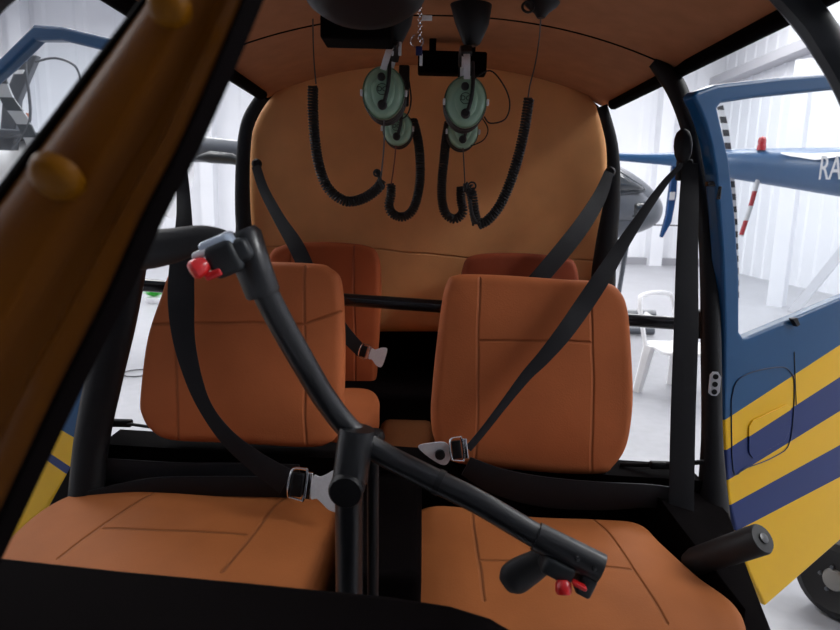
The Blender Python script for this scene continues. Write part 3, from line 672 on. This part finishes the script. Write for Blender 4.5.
E3, _ = headset(466, 101, 1.45, 40, 49, 'pale green headset hanging on the right, nearest the viewer, below the black cone mount', (465, 50), [(6, -20), (22, -28), (36, -14), (42, 2), (38, 16), (24, 20), (18, 14)])
cord(E3, [(541, 16, 1.50), (539, 40, 1.62), (535, 65, 1.61), (530, 85, 1.6), (528, 98, 1.6)], [(529, 98, 1.6), (526, 120, 1.6), (520, 150, 1.6), (511, 180, 1.6), (500, 205, 1.6), (488, 220, 1.6), (478, 225, 1.6)], 0)
cord(E3, None, [(464, 187, 1.58), (469, 188, 1.58), (472, 195, 1.585), (474, 210, 1.59), (477, 224, 1.6)], 0, tail=[(476, 222, 1.585), (472, 214, 1.575), (470, 200, 1.575)])
MB().torus(at(472, 186, 1.56), (0, -1, 0), .009, .0022, 14, 6).build('cord_clip', M['rubber'], E3)
E4, _ = headset(463, 131, 1.80, 30, 33, 'pale green headset hanging half hidden behind the right near one', (463, 92), [(8, 14), (20, 8), (24, -2), (18, -12), (12, -14)])
cord(E4, [(463, 148, 1.8), (464, 165, 1.85), (465, 186, 1.9)], [(461, 187, 1.9), (461, 200, 1.9), (463, 212, 1.9), (455, 219, 1.9), (446, 214, 1.9), (442, 200, 1.9), (442, 180, 1.9), (444, 160, 1.9), (446, 140, 1.92), (449, 122, 1.94)], 0, R=.0115)
# ceiling mounts
Q = empty('headset_hanger', at(471, 8, 1.56), 'black cone-shaped mount holding the right near headset', 'hanger', 'headset hangers under the cabin roof')
def cone_mount(name, pts, Y, dep, par, mat):
    R = []
    for (x0, x1, y) in pts:
        a = at(x0, y, Y); b = at(x1, y, Y); w = (b-a).length/2; c = (a+b)/2; R.append([c+V((math.cos(2*math.pi*k/20)*w, math.sin(2*math.pi*k/20)*min(dep, w), 0)) for k in range(20)])
    return MB().rings(R).build(name, mat, par)
cone_mount('cone', [(450, 492, 5), (452, 491, 12), (455, 489, 24), (460, 484, 36), (463, 480, 44), (465, 477, 46)], 1.53, .04, Q, M['black'])
MB().box(at(466, 58, 1.50), (.018, .02, .045), b=.003).build('hook', M['brushed'], Q)
Q = empty('headset_hanger', at(397, 8, 1.56), 'black mount holding the left near headset, partly behind the round overhead housing', 'hanger', 'headset hangers under the cabin roof')
cone_mount('cone', [(376, 416, 2), (378, 414, 12), (382, 411, 26), (386, 405, 38), (388, 402, 44)], 1.53, .04, Q, M['black'])
for dx in (-3, 5):
    MB().box(at(395+dx, 49, 1.50), (.007, .012, .028), b=.002).build('hook', M['brushed'], Q)
Q = empty('headset_hanger', at(448, 62, 1.95), 'wide black bar hanging from the roof behind the headsets', 'hanger', 'headset hangers under the cabin roof')
MB().box(at(452, 64, 1.93), (.195, .06, .06), b=.006).build('crossbar', M['blackmat'], Q)
MB().box(at(433, 35, 1.93), (.02, .04, .17), b=.004).box(at(472, 40, 1.93), (.02, .04, .13), b=.004).build('bracket', M['blackmat'], Q)
for px in (404, 463):
    MB().box(at(px, 86, 1.90), (.03, .03, .11), b=.005).build('hook', M['black'], Q)
Q = empty('cord_socket', at(541, 6, 1.62), 'flat black socket in the roof where the right coiled cord starts', 'socket')
cone_mount('socket_body', [(524, 560, 3), (527, 557, 7), (534, 549, 13), (537, 545, 18)], 1.49, .04, Q, M['black'])
MB().torus(at(528, 7, 1.46), (0, -1, .3), .012, .003, 16, 6).build('socket_ring', M['rubber'], Q)
# keyring
K = empty('keyring', at(420, 0, 1.35), 'silver bead chain with a white tag and a blue key hanging beside the overhead housing', 'keyring')
m = MB()
for k in range(16):
    q = at(420-.0*k, -6+k*3.1, 1.35); m.torus(q, (1, 0, 0) if k % 2 else (0, 1, 0), .0036, .0011, 10, 5)
m.build('chain', M['chrome'], K)
MB().torus(at(417, 41, 1.35), (.2, -1, 0), .0125, .0011, 24, 6).build('split_ring', M['chrome'], K)
MB().box(at(427, 18, 1.345), (.02, .002, .010), b=.0008).build('tag', M['white'], K)
MB().box(at(419, 51, 1.35), (.013, .004, .018), b=.0015).build('key_head', plain('navy_plastic', srgb(22, 30, 80), .4), K)
MB().box(at(421, 60, 1.35), (.006, .002, .022), b=.0008).build('key_blade', M['brushed'], K)

# =========================================================== things in the hangar
# white plastic chair
YC = 5.4
ch = empty('plastic_chair', at(668, 386, YC), 'white plastic armchair on the hangar floor behind the right door post', 'chair')
g0 = at(680, 378, YC); g0.z = 0
def cp(x, y, z): # chair turned a little
    a = math.radians(35); return g0+V((x*math.cos(a)-y*math.sin(a), x*math.sin(a)+y*math.cos(a), z))
cushion('seat', None, cp(0, 0, .43), (0, 0, 1), .03, M['white'], ch, up=V((0, 1, 0)), edge=.012, puff=-.01, local=[(.24, .22), (0, .24), (-.24, .22), (-.25, 0), (-.22, -.22), (0, -.24), (.22, -.22), (.25, 0)])
for sx in (-1, 1):
    for sy in (-1, 1):
        MB().sweep([(*cp(sx*.2, sy*.19, .42), 1), (*cp(sx*.25, sy*.24, 0), .8)], [(-.05, -.02), (.05, -.02), (.05, .005), (0, .03), (-.05, .005)]).build('leg', M['white'], ch)
    MB().tube(cat([tuple(cp(sx*.24, -.2, .42)), tuple(cp(sx*.27, -.22, .6)), tuple(cp(sx*.27, -.16, .66)), tuple(cp(sx*.27, .1, .67)), tuple(cp(sx*.24, .24, .7))], 5), .022, 8, flat=.6).build('armrest', M['white'], ch)
m = MB(); m.tube(cat([tuple(cp(-.22, .22, .42)), tuple(cp(-.24, .3, .78)), tuple(cp(-.14, .33, .85)), tuple(cp(.14, .33, .85)), tuple(cp(.24, .3, .78)), tuple(cp(.22, .22, .42))], 6), .02, 8)
for k in (): m.tube([tuple(cp(k*.07, .24, .43)), tuple(cp(k*.075, .325, .84))], .018, 6, flat=.4)
m.build('backrest', M['white'], ch)

# ground handling wheel, right foreground
gw = at(838, 592, 2.35); gw.z = .165
W = empty('ground_wheel', (gw.x, gw.y, 0), 'black rubber transport wheel under a blue fork on the floor at the lower right', 'wheel')
ax = V((-.85, -.5, 0)).normalized()
MB().lathe([(.09, -.045), (.125, -.06), (.152, -.05), (.165, -.025), (.165, .025), (.152, .05), (.125, .06), (.09, .045)], gw, ax, 36).build('tyre', M['rubber'], W)
MB().lathe([(.095, -.035), (.095, .035), (.08, .045), (.055, .03), (.04, .055), (.015, .06)], gw, ax, 28).build('hub', plain('cast_grey_hub', (.3, .29, .27, 1), .45, .6), W)
for k in range(5):
    a = 2*math.pi*k/5; x = ax.orthogonal().normalized(); y = ax.cross(x)
    MB().lathe([(.008, 0), (.008, .012), (.004, .014)], gw+ax*.042+(x*math.cos(a)+y*math.sin(a))*.052, ax, 8).build('hub_bolt', M['grey'], W)
MB().prism([gw+V((-.08, .06, .15)), gw+V((.02, .02, .21)), gw+V((.2, -.06, .24)), gw+V((.26, -.1, .15)), gw+V((.1, 0, .12)), gw+V((.08, 0, .0)), gw+V((.04, 0, .0))], (.05, .1, 0)).build('fork', M['steelblue'], W, bev=.01)

# blue helicopter: tapered boom across the right background
YB = 5.2
BH = empty('helicopter', (4.2, YB, 0), 'steel-blue helicopter, its tapered tail boom crossing behind the open right door', 'helicopter')
bp = cat([(560, 153.5, 6.6, 2.3), (640, 158, 6.3, 4.5), (690, 160, 6.1, 8), (735, 164, 5.8, 14), (790, 168, 5.5, 19), (840, 172, 5.2, 23), (900, 176, 4.9, 28), (980, 180, 4.6, 36)], 6)
boomR = MB().tube([tuple(at(*p[:3]))+(p[3]*p[2]/F,) for p in bp], None, 24, ref=V((0, 0, 1))).build('tail_boom', M['steelblue'], BH)
cushion('fuselage', None, at(1120, 190, 4.3), (0, -1, 0), 1.5, M['steelblue'], BH, edge=.5, puff=.1, local=[(-1.0, .1), (-.6, .55), (0, .7), (.8, .6), (1.3, .1), (1.2, -.45), (.4, -.7), (-.5, -.5)])
for sy in (-.5, .5):
    m = MB(); c = at(1120, 190, 4.3); m.tube([(c.x-1.4, c.y+.75+sy*1.6, .05), (c.x+1.4, c.y+.75+sy*1.6, .05)], .045, 10)
    for dx in (-.5, .7): m.tube([(c.x+dx, c.y+.75+sy*1.6, .05), (c.x+dx, c.y+.75+sy*.6, c.z-.45)], .03, 8)
    m.build('skid', M['steelblue'], BH)
c = at(762, 143, 5.6)
MB().lathe([(.036, -.06), (.036, -.02), (.032, -.015), (.034, .02), (.026, .045), (.01, .055)], c, (0, 0, 1), 18).build('beacon', plain('red_beacon_lens', (.55, .01, .02, 1), .2, coat=.5), BH)
# lettering and white flash on the boom
def boom_surf(px, py):
    # point on the near side of the boom at this spot
    best = min(bp, key=lambda p: abs(p[0]-px)); return at(px, py, best[2]-best[3]*best[2]/F*math.sqrt(max(0, 1-((py-best[1])/best[3])**2))-.012)
nx = (at(840, 172, 5.2)-at(790, 168, 5.5)).normalized(); nn_ = V((nx.y, -nx.x, 0)).normalized()
fr = plane_frame(boom_surf(836, 169)+nn_*.015, nn_)
text_mesh('registration', 'RA', .26, fr @ Matrix.Translation(V((-.035, 0, 0))), M['whitepaint'], boomR, .004, sx=.48)
R = []
for px, y0, y1 in ((781, 152.5, 153.5), (790, 152.6, 156), (800, 153, 157.5), (815, 153.5, 160), (830, 152.5, 158), (850, 152, 155)):
    R.append([boom_surf(px, y0), boom_surf(px, y1), boom_surf(px, y1)+nn_*.006, boom_surf(px, y0)+nn_*.006])
MB().rings(R).build('white_flash', M['whitepaint'], boomR)
# striped tail rotor blades, vertical fin
M['bw'] = bands('black_white_bands', (.02, .02, .025, 1), (.75, .76, .78, 1), 9)
M['rw'] = bands('red_white_bands', (.5, .02, .03, 1), (.75, .76, .78, 1), 4)
tr = [at(720, 106, 5.9), at(727, 140, 5.9), at(734, 215, 5.9), at(736, 300, 5.9)]
MB().sweep(cat([tuple(p) for p in tr], 6), [(-.025, -.008), (.025, -.008), (.025, .008), (-.025, .008)]).build('rotor_blade', M['bw'], BH)
MB().tube([tuple(at(759, 176, 5.6)), tuple(at(751, 205, 5.6)), tuple(at(741, 236, 5.6))], .02, 8).build('tail_strut', M['rw'], BH)
MB().prism([at(674, 158, 6.2), at(679, 158, 6.2), at(677, 195, 6.2), at(672, 222, 6.2), at(663, 238, 6.2), at(661, 237, 6.2), at(667, 215, 6.2), at(670, 190, 6.2)], (0, .06, 0)).build('tail_fin', M['blue'], BH, bev=.01)
MB().prism([at(670, 192, 6.19), at(675, 192, 6.19), at(674, 200, 6.19), at(669, 200, 6.19)], (0, -.01, 0)).build('fin_marking', M['whitepaint'], BH)

# grey helicopter nose behind the right post
GH = empty('helicopter', (2.2, 8.2, 0), 'grey helicopter whose rounded nose shows behind the right rear window', 'helicopter')
p0 = at(600, 195, 8.0)
cushion('fuselage', [(470, 225), (470, 180), (520, 160), (585, 154), (620, 160), (650, 178), (668, 198), (670, 213), (660, 226), (625, 237), (560, 242)], p0, (.2, -1, .1), 1.2, M['grey'], GH, edge=.3, puff=.18)
cushion('canopy', [(580, 190), (590, 172), (615, 167), (636, 180), (647, 190), (630, 194), (604, 197)], p0+V((0, -.2, 0)), (.2, -1, .2), .1, M['darkglass'], GH, edge=.05, puff=.1)
cushion('side_window', [(627, 204), (632, 200), (645, 201), (650, 208), (644, 216), (632, 216)], p0+V((0, -.1, 0)), (.2, -1, .1), .1, M['darkglass'], GH, edge=.03, puff=.06)
for py in (226, 228):
    pass
m = MB(); 
for dy in (0, 1.4):
    a = at(560, 262, 8.0+dy); b = at(660, 262, 8.0+dy); m.tube([(a.x-1, a.y, .06), (b.x, b.y, .06)], .05, 8)
    for t_ in (.2, .8): q = a.lerp(b, t_); m.tube([(q.x-.3, q.y, .06), (q.x-.3, q.y+(.3 if dy == 0 else -.3), 1.2)], .035, 8)
m.build('skid', M['grey'], GH)
# thin antenna line
MB().tube(pp([(654, 225, 7.2), (700, 226, 7.2), (735, 226, 7.2)]), .008, 6).build('pitot_tube', M['wire'], GH)

# grey helicopter tail parts at the left
LH = empty('helicopter', (-3.4, 5.8, 0), 'grey helicopter standing in the hangar beyond the left door', 'helicopter')
MB().tube([tuple(at(x, y, Y))+(r,) for x, y, Y, r in ((60, 138, 5.6, .16), (150, 146, 5.8, .13), (240, 152, 6.0, .1), (300, 156, 6.1, .08))], None, 18, ref=V((0, 0, 1))).build('tail_boom', M['grey'], LH)
MB().tube([tuple(at(x, y, Y))+(r,) for x, y, Y, r in ((196, 158, 5.5, .015), (210, 157, 5.5, .05), (232, 159, 5.5, .045), (246, 164, 5.5, .02))], None, 12, ref=V((0, 0, 1))).build('exhaust_pod', M['greyblack'], LH)
MB().prism([at(21, 54, 5.4), at(37, 55, 5.4), at(18, 100, 5.4), at(14, 150, 5.4), at(-2, 150, 5.4), at(2, 100, 5.4)], (0, .07, 0)).build('tail_fin', M['grey'], LH, bev=.01)
MB().prism([at(16, 70, 5.39), at(25, 70, 5.39), at(23, 74, 5.39), at(14, 74, 5.39)], (0, -.01, 0)).build('fin_marking', M['whitepaint'], LH)
M['camo'] = bands('black_light_bands', (.04, .05, .06, 1), (.45, .47, .5, 1), 5)
MB().sweep(cat([tuple(at(0, 80, 5.2)), tuple(at(8, 100, 5.2)), tuple(at(22, 120, 5.2)), tuple(at(34, 145, 5.2))], 5), [(-.05, -.01), (.05, -.01), (.05, .01), (-.05, .01)]).build('rotor_blade', M['camo'], LH)
MB().prism([at(20, 112, 5.3), at(31, 114, 5.3), at(31, 122, 5.3), at(20, 122, 5.3)], (0, -.05, 0)).build('warning_flag', plain('rust_orange', srgb(190, 110, 80), .6), LH, bev=.004)
MB().prism([at(-10, 128, 5.3), at(24, 130, 5.3), at(24, 134, 5.3), at(-10, 138, 5.3)], (0, .4, 0)).build('stabilizer', M['grey'], LH, bev=.01)
m = MB(); m.tube(cat(pp([(10, 150, 5.2), (30, 120, 5.2), (26, 60, 5.2), (40, 45, 5.2)]), 5), .012, 6)
m.tube(cat(pp([(35, 62, 5.0), (55, 58, 5.0), (75, 66, 5.0), (82, 85, 5.0)]), 5), .009, 6); m.build('tail_guard', M['grey'], LH)
MB().tube([tuple(at(x, y, 5.8)) for x, y in ((-40, 175), (20, 170), (150, 176), (180, 186))], .3, 18, ref=V((0, 0, 1))).build('fuselage', M['white'], LH)
m = MB(); q = at(-110, 175, 5.8)
for sy in (-.5, .5):
    m.tube([(q.x-1.2, q.y+sy, .05), (q.x+1.2, q.y+sy, .05)], .04, 8)
    for dx in (-.5, .5): m.tube([(q.x+dx, q.y+sy, .05), (q.x+dx, q.y+sy*.3, q.z-.2)], .03, 8)
m.build('skid', M['grey'], LH)
# little green plant and a wire loop on the floor, left
g = at(154, 300, 9.5)
PL = empty('potted_plant', (g.x, g.y, 0), 'small green plant far off on the hangar floor at the left', 'plant')
zb = max(.1, at(154, 306, 9.5).z)
MB().lathe([(.08, 0), (.12, zb*.6), (.13, zb), (.05, zb)], (g.x, g.y, 0), (0, 0, 1), 16).build('pot', M['white'], PL)
m = MB()
for k in range(60):
    a = random.random()*6.28; l = .16+.1*random.random(); e = .3+random.random(); d = V((math.cos(a)*math.cos(e), math.sin(a)*math.cos(e), math.sin(e))); s_ = d.cross(V((0, 0, 1))).normalized()*.02
    b_ = V((g.x, g.y, zb)); m.add([b_, b_+d*l*.5+s_, b_+d*l, b_+d*l*.5-s_, b_+d*l*.5-V((0, 0, .006))], [(0, 1, 2), (0, 2, 3), (0, 4, 1), (1, 4, 2), (2, 4, 3), (3, 4, 0)])
m.build('foliage', M['green_leaf'], PL)
q = at(137, 373, 4.8); q = on_z(137, 373, .012)
lp_ = MB().torus(q, (0, 0, 1), .12, .006, 28, 6).build('cable_loop', M['wire']); tag(lp_, 'thin loop of dark cable lying on the pale hangar floor at the left', 'cable')
# door stays: short black rods with knuckle on both posts
for pts, r in (([(108, 421, 1.5), (122, 423, 1.48), (150, 427, 1.45)], .004), ([(620, 464, 1.5), (660, 465, 1.47), (704, 462, 1.44)], .006)):
    m = MB(); m.tube(pp(pts), r, 8); a = at(*pts[1]); m.box(a, (.05, .018, .018), b=.005); m.build('door_stay', M['black'], H)

# =========================================================== light, world, camera
w = bpy.data.worlds.new('world'); S.world = w; w.use_nodes = True
bgd = w.node_tree.nodes['Background']; bgd.inputs[0].default_value = (.86, .92, 1, 1); bgd.inputs[1].default_value = .1
cam = bpy.data.cameras.new('camera'); co = bpy.data.objects.new('camera', cam); COL.objects.link(co)
mm = Matrix.Identity(4)
for i in range(3): mm[i][0] = cr[i]; mm[i][1] = cu[i]; mm[i][2] = -fw[i]; mm[i][3] = CAM[i]
co.matrix_world = mm; cam.sensor_width = 36; cam.lens = 36*F/840; cam.clip_start = .02; cam.clip_end = 200
cam.dof.use_dof = True; cam.dof.focus_distance = 1.6; cam.dof.aperture_fstop = 6.5
S.camera = co
S.view_settings.view_transform = 'Standard'; S.view_settings.look = 'None'; S.view_settings.gamma = 1; S.view_settings.exposure = 0
